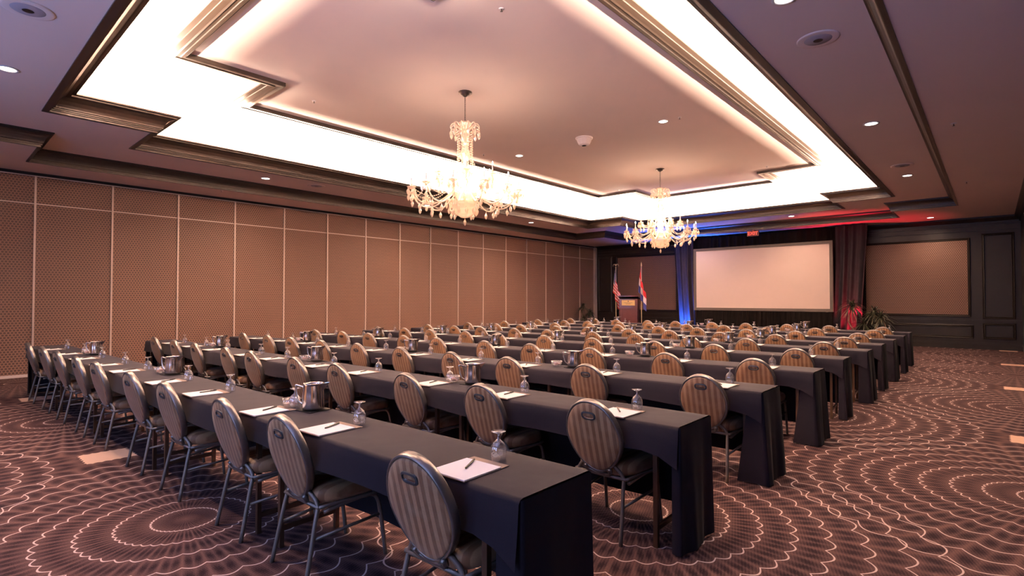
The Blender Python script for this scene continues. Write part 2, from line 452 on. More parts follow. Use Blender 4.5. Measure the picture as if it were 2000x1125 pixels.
# perimeter crown on the front and right walls
bm = bmesh.new()
prof = [(0, 3.84), (.03, 3.84), (.035, 3.88), (.06, 3.90), (.10, 3.96), (.12, 3.98), (.13, 4.03), (0, 4.03)]
for A, Bq in zip(prof, prof[1:]):
    for (p0, p1) in ((((WX, DY), (0, -1)), ((RX, DY), (-1, -1))), (((RX, DY), (-1, -1)), ((RX, NY), (-1, 0)))):
        def pt(p, q): return bm.verts.new((p[0][0] + p[1][0] * q[0], p[0][1] + p[1][1] * q[0], q[1]))
        bm.faces.new((pt(p0, A), pt(p1, A), pt(p1, Bq), pt(p0, Bq)))
struct('trim_1', bm, 'black_wood')

# stepped ceiling
OUT = notched(-13.02, -11.62, -2.09, -.66, -.2, 1.30, 18.50, 20.05)
COV = notched(*[CV[q] for q in 'abcdefgh'])
INN = notched(-10.34, -8.92, -4.60, -3.14, 2.30, 3.76, 15.95, 17.42)
ROOM = [(WX, NY), (RX, NY), (RX, DY), (WX, DY)]
UP = offset(COV, -.28)
bm = bmesh.new()
plate(bm, ROOM, [OUT], Z0); plate(bm, offset(OUT, -.2), [COV], Z1); plate(bm, UP, [], Z2)
sweep(bm, UP, [(0, Z1 + .002), (0, Z2)])
struct('ceiling', bm, 'ceiling')
bm = bmesh.new(); box(bm, WX - .1, RX + .1, NY - .1, DY + .1, 5.3, 5.4); 
struct('trim_5', bm, 'gap')  # unseen black lid added above the whole ceiling, not a moulding
bm = bmesh.new()
sweep(bm, OUT, [(-.01, Z0 + .01), (-.01, Z0 - .014), (.03, Z0 - .014), (.03, Z0 + .02), (.045, Z0 + .022), (.045, Z0 + .045), (.06, Z0 + .05),
                (.066, Z0 + .08), (.08, Z0 + .12), (.105, Z0 + .16), (.14, Z0 + .19), (.155, Z0 + .195), (.155, Z0 + .21), (.18, Z0 + .212), (.18, Z1)])
struct('trim_2', bm, 'moulding')
bm = bmesh.new()
sweep(bm, COV, [(-.03, Z1 + .004), (-.03, Z1 - .016), (.045, Z1 - .016), (.045, Z1 + .012), (.065, Z1 + .014), (.065, Z1 + .03), (.085, Z1 + .033), (.085, Z1 + .05),
                (.105, Z1 + .053), (.108, Z1 + .075), (.118, Z1 + .11), (.15, Z1 + .16), (.20, Z1 + .20), (.25, Z1 + .215), (.262, Z1 + .215), (.265, Z1 + .235),
                (.31, Z1 + .24), (.31, Z1 + .262), (.27, Z1 + .262), (.12, Z1 + .16), (.0, Z1 + .09), (-.03, Z1 + .09)])
struct('trim_3', bm, 'moulding')
bm = bmesh.new()
sweep(bm, INN, [(0, Z2 + .01), (0, Z2 - .02), (.045, Z2 - .03), (.06, Z2 - .034), (.062, Z2 - .05), (.13, Z2 - .06), (.15, Z2 - .07), (.152, Z2 - .056), (.20, Z2 - .062),
                (.21, Z2 - .07), (.255, Z2 - .07), (.26, Z2 - .05), (.27, Z2 - .06), (.27, Z2 + .01)])
struct('trim_4', bm, 'moulding')

# ------------------------------------------------------------------ chair prototype
def oval(t, w_=.2, h_=.240, egg=.16):
    c, s = math.cos(t), math.sin(t)
    return w_ * c * (1 - egg * max(0, -s) ** 1.5), h_ * s
VC, TILT = .645, math.atan(.27)
SL_ = .27
def bk(u, v, n):           # point of the leaning back: u across, v up the slope, n outwards to the rear
    return (u, (.878 - VC) * SL_ - v * math.sin(TILT) - n * math.cos(TILT) + .0, VC + v * math.cos(TILT) - n * math.sin(TILT))
def make_chair():
    t = thing('banquet_chair', '', 'chair')
    N = 40
    bm = bmesh.new()
    for sgn in (1, -1):
        rings = []
        for s, n in ((1, .012), (.985, .021), (.95, .026), (.7, .030), (.4, .031)):
            rings.append([bm.verts.new(bk(oval(2 * PI * i / N)[0] * s * .975, oval(2 * PI * i / N)[1] * s * .975, sgn * n)) for i in range(N)])
        for A, Bq in zip(rings, rings[1:]):
            for i in range(N): bm.faces.new((A[i], A[(i + 1) % N], Bq[(i + 1) % N], Bq[i]))
        cv = bm.verts.new(bk(0, 0, sgn * .032))
        for i in range(N): bm.faces.new((rings[-1][i], rings[-1][(i + 1) % N], cv))
    obj('backrest', bm, 'stripe', t, True)
    bm = bmesh.new(); rings = []
    for du, n in ((-.009, .016), (-.004, .0225), (.003, .0225), (.0075, .017), (.0075, -.017), (.003, -.0225), (-.004, -.0225), (-.009, -.016)):
        rr = []
        for i in range(N):
            a = 2 * PI * i / N; u, v = oval(a); l = math.hypot(u, v); rr.append(bm.verts.new(bk(u + u / l * du, v + v / l * du, n)))
        rings.append(rr)
    for q in range(len(rings)):
        A, Bq = rings[q], rings[(q + 1) % len(rings)]
        for i in range(N): bm.faces.new((A[i], A[(i + 1) % N], Bq[(i + 1) % N], Bq[i]))
    obj('back_rim', bm, 'rim', t, True)
    # oval hand grip near the top
    bm = bmesh.new(); K = 18; rings = []
    def sup(a, a_, b_): c, s = math.cos(a), math.sin(a); return a_ * math.copysign(abs(c) ** .6, c), b_ * math.copysign(abs(s) ** .75, s)
    for a_, b_, n in ((.056, .029, .024), (.053, .027, .034), (.043, .018, .037), (.040, .015, .029)):
        rings.append([bm.verts.new(bk(*(lambda p: (p[0], .150 + p[1]))(sup(2 * PI * i / K, a_, b_)), n)) for i in range(K)])
    for A, Bq in zip(rings, rings[1:]):
        for i in range(K): bm.faces.new((A[i], A[(i + 1) % K], Bq[(i + 1) % K], Bq[i]))
    bm.faces.new(rings[-1])
    hd = obj('hand_grip', bm, 'insert', t)
    bm = bmesh.new(); rings = []
    for a_, b_, n in ((.036, .007, .0275), (.033, .006, .031)):
        rings.append([bm.verts.new(bk(*(lambda p: (p[0], .141 + p[1]))(sup(2 * PI * i / K, a_, b_)), n)) for i in range(K)])
    for i in range(K): bm.faces.new((rings[0][i], rings[0][(i + 1) % K], rings[1][(i + 1) % K], rings[1][i]))
    bm.faces.new(rings[-1])
    obj('grip_lip', bm, 'chrome', hd)
    # seat
    def seat_ring(bm, s, z, dz=0):
        out = []
        for i in range(32):
            a = 2 * PI * i / 32; c, q = math.cos(a), math.sin(a)
            x = .215 * math.copysign(abs(c) ** .5, c) * s; y = .21 * math.copysign(abs(q) ** .5, q) * s
            x *= 1 + .10 * (y / .21)
            out.append(bm.verts.new((x, .325 + y, z + dz * 0)))
        return out
    bm = bmesh.new(); rings = [seat_ring(bm, s, z) for s, z in ((.9, .395), (.97, .40), (1, .42), (1, .445), (.965, .468), (.85, .484), (.5, .492))]
    for A, Bq in zip(rings, rings[1:]):
        for i in range(32): bm.faces.new((A[i], A[(i + 1) % 32], Bq[(i + 1) % 32], Bq[i]))
    bm.faces.new(rings[0][::-1]); bm.faces.new(rings[-1])
    obj('seat', bm, 'stripe', t, True)
    bm = bmesh.new(); tube(bm, smoothpath([(-.19, .13, .385), (-.20, .3, .385), (-.21, .50, .385), (0, .53, .385), (.21, .50, .385), (.20, .3, .385), (.19, .13, .385)], 3), .011, 6)
    tube(bm, [(-.19, .13, .385), (.19, .13, .385)], .011, 6)
    obj('seat_frame', bm, 'metal_leg', t, True)
    for s in (-1, 1):
        bm = bmesh.new(); tube(bm, smoothpath([(s * .10, .11, .47), (s * .165, .135, .40), (s * .178, .115, .30), (s * .195, .055, .0)], 4), .0125, 8)
        obj('rear_leg', bm, 'metal_leg', t, True)
        bm = bmesh.new(); tube(bm, smoothpath([(s * .19, .16, .355), (s * .198, .30, .375), (s * .205, .44, .38), (s * .207, .492, .345), (s * .21, .515, .25), (s * .215, .55, .0)], 4), .0125, 8)
        obj('front_leg', bm, 'metal_leg', t, True)
        bm = bmesh.new(); tube(bm, [(s * .185, .112, .22), (s * .21, .52, .25)], .009, 6)
        obj('stretcher', bm, 'metal_leg', t, True)
    bm = bmesh.new(); tube(bm, smoothpath([(-.09, .095, .44), (-.07, .125, .40), (.07, .125, .40), (.09, .095, .44)], 3), .016, 6)
    obj('back_bracket', bm, 'rim', t, True)
    return t

# ------------------------------------------------------------------ table-top prototypes
def make_glass():
    pr = [(.034, .0), (.0365, .02), (.0385, .045), (.036, .065), (.026, .085), (.010, .098), (.005, .104), (.0045, .118), (.010, .126), (.034, .135), (.0345, .138), (.0, .138)]
    bm = L(pr, 20)
    return tag(obj('water_goblet', bm, 'glass', None, True), '', 'glass')
def make_pad():
    t = thing('notepad', '', 'notepad')
    obj('paper', B(-.108, .108, -.14, .092, .003, .008), 'paper', t)
    obj('backing', B(-.11, .11, -.142, .143, 0, .0032), 'binding', t)
    return t
def make_pen():
    bm = bmesh.new(); tube(bm, [(-.065, 0, .005), (-.058, 0, .005), (.05, 0, .005), (.07, 0, .005)], [.0015, .0045, .0048, .004], 8)
    bmesh.ops.translate(bm, vec=(0, 0, 0), verts=bm.verts[:])
    t = thing('pen', '', 'pen'); obj('barrel', bm, 'pen', t, True)
    obj('clip', B(.02, .066, -.001, .001, .0095, .0112), 'dark_metal', t)
    return t
def make_pitcher():
    t = thing('water_pitcher', '', 'pitcher')
    bm = L([(0, .004), (.066, .004), (.072, .008), (.073, .02), (.070, .10), (.066, .165), (.068, .176), (.070, .178), (.066, .178), (.063, .165), (.066, .10), (.068, .02), (0, .015)], 28)
    obj('body', bm, 'chrome', t, True)
    bm = bmesh.new(); tube(bm, smoothpath([(-.062, 0, .150), (-.095, 0, .160), (-.118, 0, .165), (-.122, 0, .155), (-.116, 0, .10), (-.098, 0, .055), (-.068, 0, .035)], 4), .006, 8)
    obj('handle', bm, 'chrome', t, True)
    bm = bmesh.new(); a = [bm.verts.new(p) for p in ((.058, -.032, .176), (.11, -.006, .186), (.11, .006, .186), (.058, .032, .176), (.068, -.010, .13), (.068, .010, .13))]
    bm.faces.new((a[0], a[1], a[4])); bm.faces.new((a[2], a[3], a[5])); bm.faces.new((a[1], a[2], a[5], a[4]))
    obj('spout', bm, 'chrome', t)
    return t
def make_coaster():
    bm = B(-.085, .085, -.085, .085, 0, .004, bev=.001); return tag(obj('square_coaster', bm, 'coaster'), '', 'coaster')
def make_bowl():
    bm = L([(0, .003), (.028, .003), (.045, .012), (.06, .036), (.066, .062), (.063, .062), (.056, .036), (.042, .016), (0, .008)], 20)
    return tag(obj('glass_bowl', bm, 'glass', None, True), '', 'bowl')
def make_sweets():
    bm = bmesh.new()
    for i in range(26):
        a = random.uniform(0, 2 * PI); r = random.uniform(0, .036); z = .014 + random.uniform(0, .02) + (.036 - r) * .25
        bmesh.ops.create_icosphere(bm, subdivisions=1, radius=.0095, matrix=Matrix.Translation((r * math.cos(a), r * math.sin(a), z)))
    o = tag(obj('wrapped_sweets', bm, 'sweets', None, True), '', 'sweets'); o['kind'] = 'stuff'; return o

# ------------------------------------------------------------------ table rows
TT = .765
ORD = ['nearest', 'second', 'third', 'fourth', 'fifth', 'sixth', 'seventh', 'eighth', 'ninth', 'farthest']
NTH = ['first', 'second', 'third', 'fourth', 'fifth', 'sixth', 'seventh', 'eighth', 'ninth', 'last']
ROWS = [(2.01, .032, -1.34), (3.49, .020, -1.39), (5.08, .034, -1.41), (6.68, .045, -1.39), (8.27, .045, -1.41), (9.74, .045, -1.37), (11.15, .04, -1.38), (12.55, .03, -1.38), (14.0, .02, -1.37), (15.5, .0, -1.41)]
SEATROWS = [[-1.80, -2.93, -3.71, -4.76, -5.68, -6.83, -7.64, -8.64, -9.54, -10.57], [-1.92, -2.89, -3.79, -4.89, -5.75, -6.85, -7.62, -8.73, -9.6, -10.56],
            [-1.85, -2.99, -4.01, -4.91, -5.89, -6.89, -7.86, -8.81, -9.65, -10.63], [-1.93, -2.92, -3.96, -4.96, -5.85, -6.93, -7.79, -8.83, -9.69, -10.70],
            [-1.91, -2.96, -3.87, -4.95, -5.94, -7.02, -7.9, -8.95, -9.79, -10.75]] + [[-1.90, -2.98, -3.92, -4.97, -5.90, -6.98, -7.86, -8.92, -9.76, -10.75]] * 5
TABC = [-2.42, -4.44, -6.46, -8.48, -10.50]
WRAP = [.14, .05, .20, .20, .06, .12, .06, .12, .06, .06]
def cloth(row, Yb, sl, Xr):
    # lateral profile: front drop, top, back drop; both ends get a drop to the floor
    W_ = .475; dr = .17; XL = -11.52
    bm = bmesh.new()
    f = lambda X: sl * (X - Xr)
    nx = 90; xs = [Xr + (XL - Xr) * i / nx for i in range(nx + 1)]
    ring = []
    rnd = random.Random(row)
    ph = [rnd.uniform(0, 6) for _ in range(6)]
    for X in xs:
        fd = dr + .012 * math.sin(X * 2.1 + ph[0]) + .008 * math.sin(X * 5.3 + ph[1])
        e = max(0, 1 - abs(X - Xr) / .16); fd += .09 * e
        wob = .012 * math.sin(X * 3.7 + ph[2]); bw = .02 * math.sin(X * 4.3 + ph[3])
        y0 = Yb - W_ + f(X); y1 = Yb + f(X)
        pts = [(y0 - .012 + wob - .01, TT - fd), (y0 - .010 + wob * .6, TT - fd * .5), (y0 - .006, TT - .02), (y0 + .004, TT - .004), (y0 + .02, TT)]
        pts += [(y0 + .14, TT + .0008 * math.sin(X * 9)), (y0 + .26, TT), (y0 + .38, TT + .0008 * math.cos(X * 7))]
        pts += [(y1 - .02, TT), (y1 - .004, TT - .004), (y1 + .004, TT - .02), (y1 + .008 + bw * .4, TT - .3), (y1 + .01 + bw, .13)]
        ring.append([bm.verts.new((X, y, z)) for y, z in pts])
    for A, Bq in zip(ring, ring[1:]):
        for i in range(len(A) - 1): bm.faces.new((A[i], A[i + 1], Bq[i + 1], Bq[i]))
    # end skirts to the floor with soft folds, wrapped a little around the front corner
    for (X, sg, wr) in ((Xr, 1, WRAP[row]), (XL, -1, .05)):
        path = []
        y0 = Yb - W_ + f(X); y1 = Yb + f(X)
        for i in range(6): path.append((X - sg * wr * (1 - i / 6), y0 + .006, 1 - i / 6))
        for i in range(23): path.append((X + sg * .002, y0 + .006 + (y1 - y0 - .008) * i / 22, 0))
        rows_ = []
        for kz in range(13):
            t = kz / 12; z = TT - .006 - (TT - .015) * t; rr = []
            for j, (px, py, q) in enumerate(path):
                fold = (.016 * math.sin(j * .34 + ph[4]) + .004 * math.sin(j * .9 + ph[5])) * t
                bulge = .035 * t if row in (2, 3, 5, 7) else .018 * t
                if j >= 6: rr.append(bm.verts.new((px + sg * (.004 + bulge + fold), py, z)))
                else: rr.append(bm.verts.new((px + sg * (bulge * (1 - q) + q * wr * .5 * (1 - t) * (1 if row in (2, 3) else .2)), py + .004 * t + fold * .5, z)))
            rows_.append(rr)
        for A, Bq in zip(rows_, rows_[1:]):
            for i in range(len(A) - 1): bm.faces.new((A[i], A[i + 1], Bq[i + 1], Bq[i]))
    o = obj('tablecloth', bm, 'cloth', None, True)
    return tag(o, 'dark navy tablecloth spread over the %s table row from the camera' % ORD[row] if 0 < row < 9 else 'dark navy tablecloth spread over the %s table row' % ORD[row], 'tablecloth', 'dark tablecloths over the table rows')
def make_table():
    t = thing('folding_table', '', 'table')
    obj('tabletop', B(-1.0, 1.0, -.212, .212, .725, .757), 'tabletop', t)
    for sx in (-1, 1):
        for sy in (-1, 1):
            bm = B(sx * .86 - .014, sx * .86 + .014, sy * .19 - .014, sy * .19 + .014, 0, .725)
            obj('leg', bm, 'table_leg', t)
        bm = B(sx * .86 - .010, sx * .86 + .010, -.19, .19, .10, .13)
        obj('crossbar', bm, 'table_leg', t)
    return t

chair0, glass0, pad0, pen0, pit0, coast0, bowl0, sw0, table0 = make_chair(), make_glass(), make_pad(), make_pen(), make_pitcher(), make_coaster(), make_bowl(), make_sweets(), make_table()
register()
first = {}
def place(proto, loc, rz, label, group):
    if proto.name not in first:
        first[proto.name] = 1; proto.location = loc; proto.rotation_euler = (0, 0, rz); proto['label'] = label; proto['group'] = group
        return proto
    return dup(proto, loc, rz, label, group)
rj = random.Random(3)
for r, (Yb, sl, Xr) in enumerate(ROWS):
    cloth(r, Yb, sl, Xr)
    f = lambda X: Yb + sl * (X - Xr)
    rz = math.atan(sl)
    rowname = 'the %s row' % ORD[r]
    for i, X in enumerate(TABC):
        place(table0, (X, f(X) - .238, 0), rz, 'folding table under the cloth of %s, %s from the right aisle' % (rowname, NTH[i] if i < 4 else 'fifth'), 'folding tables in rows')
    for i, X in enumerate(SEATROWS[r]):
        pos = '%s from the right aisle' % NTH[i] if i < 9 else 'at the left wall end'
        x = X + (0 if r < 5 else rj.uniform(-.04, .04))
        place(chair0, (x, f(x) - .615 + rj.uniform(-.006, .006), 0), rz + rj.uniform(-.03, .03),
              'oval-backed striped chair in %s, %s' % (rowname, pos), 'striped banquet chairs')
        px = x + .06 + rj.uniform(-.01, .01); py = f(px) - .34
        ra = rz + rj.uniform(-.06, .04)
        place(pad0, (px, py, TT + .0015), ra, 'white notepad on the table in %s, %s' % (rowname, pos), 'notepads at the seats')
        a = 2.0 + rj.uniform(-.3, .3)
        place(pen0, (px - .02, py + .02, TT + .0095), a, 'black pen lying on the notepad in %s, %s' % (rowname, pos), 'pens on the notepads')
        place(glass0, (px + .02 + rj.uniform(-.01, .01), f(px) - .165, TT + .0012), rj.uniform(0, 3), 'upside-down stemmed water glass in %s, %s' % (rowname, pos), 'upturned goblets at the seats')
    for i, X in enumerate((-3.46, -6.14, -9.06)):
        pos = ('nearest the right aisle', 'in the middle', 'nearest the left wall')[i]
        X += .0 if r < 2 else rj.uniform(-.15, .15)
        y = f(X) - .12
        place(coast0, (X, y, TT + .0012), rz + .1, 'black square coaster under the pitcher of %s %s' % (rowname, pos), 'coasters under pitchers')
        place(pit0, (X, y, TT + .005), YAW + rj.uniform(-.2, .2), 'stainless steel water pitcher on the table of %s, %s' % (rowname, pos), 'steel water pitchers')
        bx = X - .20; by = f(bx) - .17
        place(bowl0, (bx, by, TT + .0012), 0, 'small glass bowl beside the pitcher of %s %s' % (rowname, pos), 'glass bowls beside pitchers')
        place(sw0, (bx, by, TT + .002), rj.uniform(0, 6), 'pink and white sweets filling the bowl of %s %s' % (rowname, pos), 'sweets in glass bowls')

# ------------------------------------------------------------------ ceiling fittings
def downlight(x, y, z, label, power):
    t = thing('recessed_downlight', label, 'ceiling light', (x, y, z), 0, 'recessed downlights')
    obj('trim_ring', L([(.11, 0), (.112, -.008), (.085, -.010), (.082, .0)], 24), 'white_plastic', t, True)
    obj('lens', L([(0, -.004), (.082, -.004)], 24), 'lens', t)
    light('downlight_lamp', 'SPOT', (x, y, z - .05), power, WARM, size=.07, spot=math.radians(158), blend=1)
PW = 265
SIDE = {-12.2: 'left', -1.37: 'right'}
DIST = {.62: 'nearest the camera', 5.24: 'second along', 9.9: 'halfway along the room', 14.6: 'toward the stage'}
for x in SIDE:
    for y in DIST: downlight(x if y > 1 else x, y, Z1, 'round downlight in the lower ceiling band on the %s, %s' % (SIDE[x], DIST[y]), PW)
downlight(-8.67, .68, Z1, 'round downlight in the near ceiling band at the top left', PW)
downlight(-4.9, .68, Z1, 'round downlight in the near ceiling band above the camera', PW)
downlight(-4.89, 19.2, Z1, 'round downlight in the far ceiling band right of centre', PW * .4)
downlight(-8.7, 19.2, Z1, 'round downlight in the far ceiling band left of centre', PW * .4)
downlight(-1.39, 20.75, Z0, 'round downlight in the outer ceiling near the right fabric wall panel', PW * .5)
for x, nx_ in ((-4.88, 'right'), (-8.72, 'left')):
    for y, ny_ in ((4.76, 'near'), (9.98, 'middle'), (15.2, 'far')):
        if ny_ == 'middle': downlight(x, y, Z2, 'round downlight in the raised ceiling, %s of the dome detector' % nx_, PW * 1.3)
for n_, (x, y) in enumerate(((-6.74, .663), (-12.1, 6.41), (-1.33, 6.3), (-1.34, 13.43))):
    t = thing('ceiling_speaker', 'round ceiling speaker grille ' + ('in the top left corner', 'in the left ceiling band', 'at the upper right beside the cove', 'in the right ceiling band toward the stage')[n_], 'speaker', (x, y, Z1), 0, 'round ceiling speakers')
    obj('ring', L([(.20, 0), (.20, -.006), (.185, -.012), (.13, -.008)], 32), 'ceiling', t, True)
    obj('grille', L([(.13, -.008), (.12, -.014), (0, -.016)], 32), 'grille', t, True)
    obj('cone', L([(.045, -.018), (0, -.018)], 16), 'dark_metal', t)
for n_, (x, y, z) in enumerate(((-9.06, 4.74, Z2), (-4.45, 4.76, Z2), (-4.53, 9.98, Z2), (-9.06, 15.3, Z2), (-4.46, 15.2, Z2), (-9.3, 9.3, Z2), (-.38, 9.85, Z0), (-.38, 14.94, Z0), (-13.2, 4.67, Z0))):
    t = thing('sprinkler_head', 'small fire sprinkler ' + ('in the raised ceiling left of the near chandelier', 'in the raised ceiling at the top centre', 'in the raised ceiling beside its right downlight', 'in the raised ceiling left of the far chandelier', 'in the raised ceiling right of the far chandelier', 'in the raised ceiling beside its left downlight', 'in the right outer ceiling, nearer one', 'in the right outer ceiling, farther one', 'above the left panelled wall')[n_], 'sprinkler', (x, y, z), 0, 'fire sprinklers')
    obj('escutcheon', L([(.035, 0), (.034, -.006), (.012, -.008)], 16), 'white_plastic', t, True)
    obj('deflector', L([(.006, -.008), (.006, -.035), (.018, -.036), (0, -.038)], 12), 'dark_metal', t, True)
t = thing('dome_detector', 'white domed ceiling detector between the two chandeliers', 'smoke detector', (-6.69, 9.84, Z2))
obj('base', L([(.19, 0), (.19, -.02), (.165, -.03)], 28), 'white_plastic', t, True)
obj('cage', L([(.165, -.03), (.15, -.09), (.12, -.15), (.08, -.17), (0, -.172)], 10), 'white_plastic', t)
obj('sensor', L([(.05, -.172), (.045, -.19), (0, -.195)], 14), 'dark_metal', t, True)

# ------------------------------------------------------------------ chandeliers
def make_chandelier():
    t = thing('crystal_chandelier', 'large crystal chandelier, the nearer one hanging left of centre', 'chandelier', (-6.74, 6.29, Z2), 0, 'crystal chandeliers')
    obj('canopy', L([(.0, 0), (.12, 0), (.12, -.015), (.08, -.03), (.085, -.045), (.04, -.06), (.02, -.08), (0, -.08)], 24), 'dark_metal', t, True)
    bm = bmesh.new()
    for i in range(13):
        z = -.095 - i * .033; c = [Vector((.011 * math.cos(a), 0, z + .022 * math.sin(a))) for a in (2 * PI * j / 10 for j in range(10))]
        if i % 2: c = [Vector((0, v.x, v.z)) for v in c]
        tube(bm, c, .0035, 5, closed=True)
    obj('chain', bm, 'dark_metal', t)
    stem = [(0, -.50), (.03, -.51), (.10, -.53), (.13, -.56), (.09, -.59), (.04, -.61), (.05, -.66), (.085, -.72), (.06, -.79), (.045, -.86), (.075, -.90), (.05, -.93),
            (.065, -1.0), (.095, -1.08), (.07, -1.17), (.04, -1.22), (.09, -1.27), (.12, -1.30), (.05, -1.34), (.06, -1.42), (.10, -1.50), (.08, -1.60), (.05, -1.68),
            (.10, -1.72), (.20, -1.76), (.215, -1.79), (.16, -1.81), (.10, -1.86), (.20, -1.90), (.225, -1.96), (.205, -2.04), (.15, -2.12), (.07, -2.17), (0, -2.18)]
    obj('stem', L(stem, 16), 'crystal', t, False)
    pend = bmesh.new()
    lathe(pend, [(0, 0), (.011, -.011), (.003, -.022), (.015, -.04), (.029, -.075), (.018, -.115), (0, -.14)], 6)
    pm = obj('pendant', pend, 'crystal', t, loc=(0, 0, -2.18))
    PM = pm.data
    def add(name, me, par, loc, rz=0):
        o = bpy.data.objects.new(name, me); COL.objects.link(o); o.parent = par; o.location = loc; o.rotation_euler = (0, 0, rz); return o
    def mesh(bm, mat, smooth=True):
        me = bpy.data.meshes.new('m'); bm.to_mesh(me); bm.free(); me.materials.append(M[mat])
        for p in me.polygons: p.use_smooth = smooth
        return me
    def strand(bm, P, r):
        pts, rs = [], []
        for i, p in enumerate(P):
            d = (Vector(P[min(i + 1, len(P) - 1)]) - Vector(P[max(i - 1, 0)])).normalized()
            for o_, q in ((-r, .18), (-r * .6, .8), (0, 1), (r * .6, .8), (r, .18)): pts.append(Vector(p) + d * o_); rs.append(r * q)
        tube(bm, pts, rs, 6)
    # crown of scrolls
    bm = bmesh.new(); tube(bm, smoothpath([(.06, 0, -.66), (.13, 0, -.60), (.20, 0, -.56), (.25, 0, -.60), (.245, 0, -.66), (.205, 0, -.655)], 4), .009, 6); scroll = mesh(bm, 'crystal')
    for i in range(12):
        a = 2 * PI * i / 12; s = add('crown_scroll', scroll, t, (0, 0, 0), a)
        add('pendant', PM, s, (.245, 0, -.665)); 
    # strings of beads down the stem
    bm = bmesh.new()
    strand(bm, [(.145 - .02 * math.sin(i / 16 * PI), 0, -.66 - i * .042) for i in range(17)], .013)
    beads = mesh(bm, 'crystal', False)
    for i in range(10): add('bead_string', beads, t, (0, 0, 0), 2 * PI * (i + .5) / 10)
    def arm_meshes(R, zc, zl, z0):
        bm = bmesh.new(); tube(bm, smoothpath([(.09, 0, z0), (.20, 0, z0 + .06), (.35 * R + .08, 0, (z0 + zl) / 2), (.62 * R, 0, zl), (.85 * R, 0, zl + .04), (R, 0, zc - .03)], 5), .012, 7)
        return mesh(bm, 'crystal')
    cup = L([(0, -.04), (.02, -.035), (.06, -.01), (.076, .0), (.073, .005), (.02, -.005), (.026, .02), (.022, .05), (.012, .052), (0, .052)], 14); CUP = mesh(cup, 'crystal')
    cnd = L([(.0105, .05), (.0105, .15), (.0, .15)], 10); CND = mesh(cnd, 'paper')
    blb = L([(.006, .15), (.013, .165), (.012, .18), (.006, .20), (0, .215)], 8); BLB = mesh(blb, 'bulb')
    def tier(n, R, zc, zl, z0, ph, tall):
        AM = arm_meshes(R, zc, zl, z0)
        bm = bmesh.new()
        A0, A1 = Vector((R, 0, 0)), Vector((R * math.cos(2 * PI / n), R * math.sin(2 * PI / n), 0))
        strand(bm, [A0.lerp(A1, u) + Vector((0, 0, zc - .03 - .14 * math.sin(u * PI))) for u in ((i + .5) / 15 for i in range(15))], .0105)
        SW = mesh(bm, 'crystal', False); bm = bmesh.new()
        strand(bm, [(.14 + (R - .16) * u, 0, zc - .02 - .20 * math.sin(u * PI) + (1 - u) * (z0 - zc + .30)) for u in ((i + .5) / 22 for i in range(22))], .0105)
        SR = mesh(bm, 'crystal', False)
        for i in range(n):
            a = 2 * PI * i / n + ph
            o = add('arm', AM, t, (0, 0, 0), a)
            add('drip_cup', CUP, o, (R, 0, zc)); add('candle', CND, o, (R, 0, zc)); add('bulb', BLB, o, (R, 0, zc))
            for q in range(4):
                b_ = 2 * PI * q / 4 + .4; add('pendant', PM, o, (R + .068 * math.cos(b_), .068 * math.sin(b_), zc - .01))
            add('pendant', PM, o, (.62 * R, 0, zl - .02)); add('pendant', PM, o, (.85 * R, 0, zl + .02)); add('pendant', PM, o, (R, 0, zc - .12))
            add('bead_garland', SW, t, (0, 0, 0), a); add('bead_garland', SR, t, (0, 0, 0), a)
    tier(12, .93, -1.72, -1.98, -1.80, .1, 1)
    tier(6, .52, -1.46, -1.60, -1.44, .35, 1)
    for i in range(10):
        a = 2 * PI * i / 10; add('pendant', PM, t, (.215 * math.cos(a), .215 * math.sin(a), -2.0)); 
    for i in range(8):
        a = 2 * PI * i / 8; add('pendant', PM, t, (.12 * math.cos(a), .12 * math.sin(a), -1.30)); add('pendant', PM, t, (.20 * math.cos(a), .20 * math.sin(a), -1.80))
    return t
ch1 = make_chandelier(); register()
dup(ch1, (-6.75, 13.6, Z2), .13, 'large crystal chandelier, the farther one hanging before the stage')
for y in (6.29, 13.6):
    light('chandelier_glow', 'POINT', (-6.74, y, 3.62), 65, (1, .8, .62), size=.5)

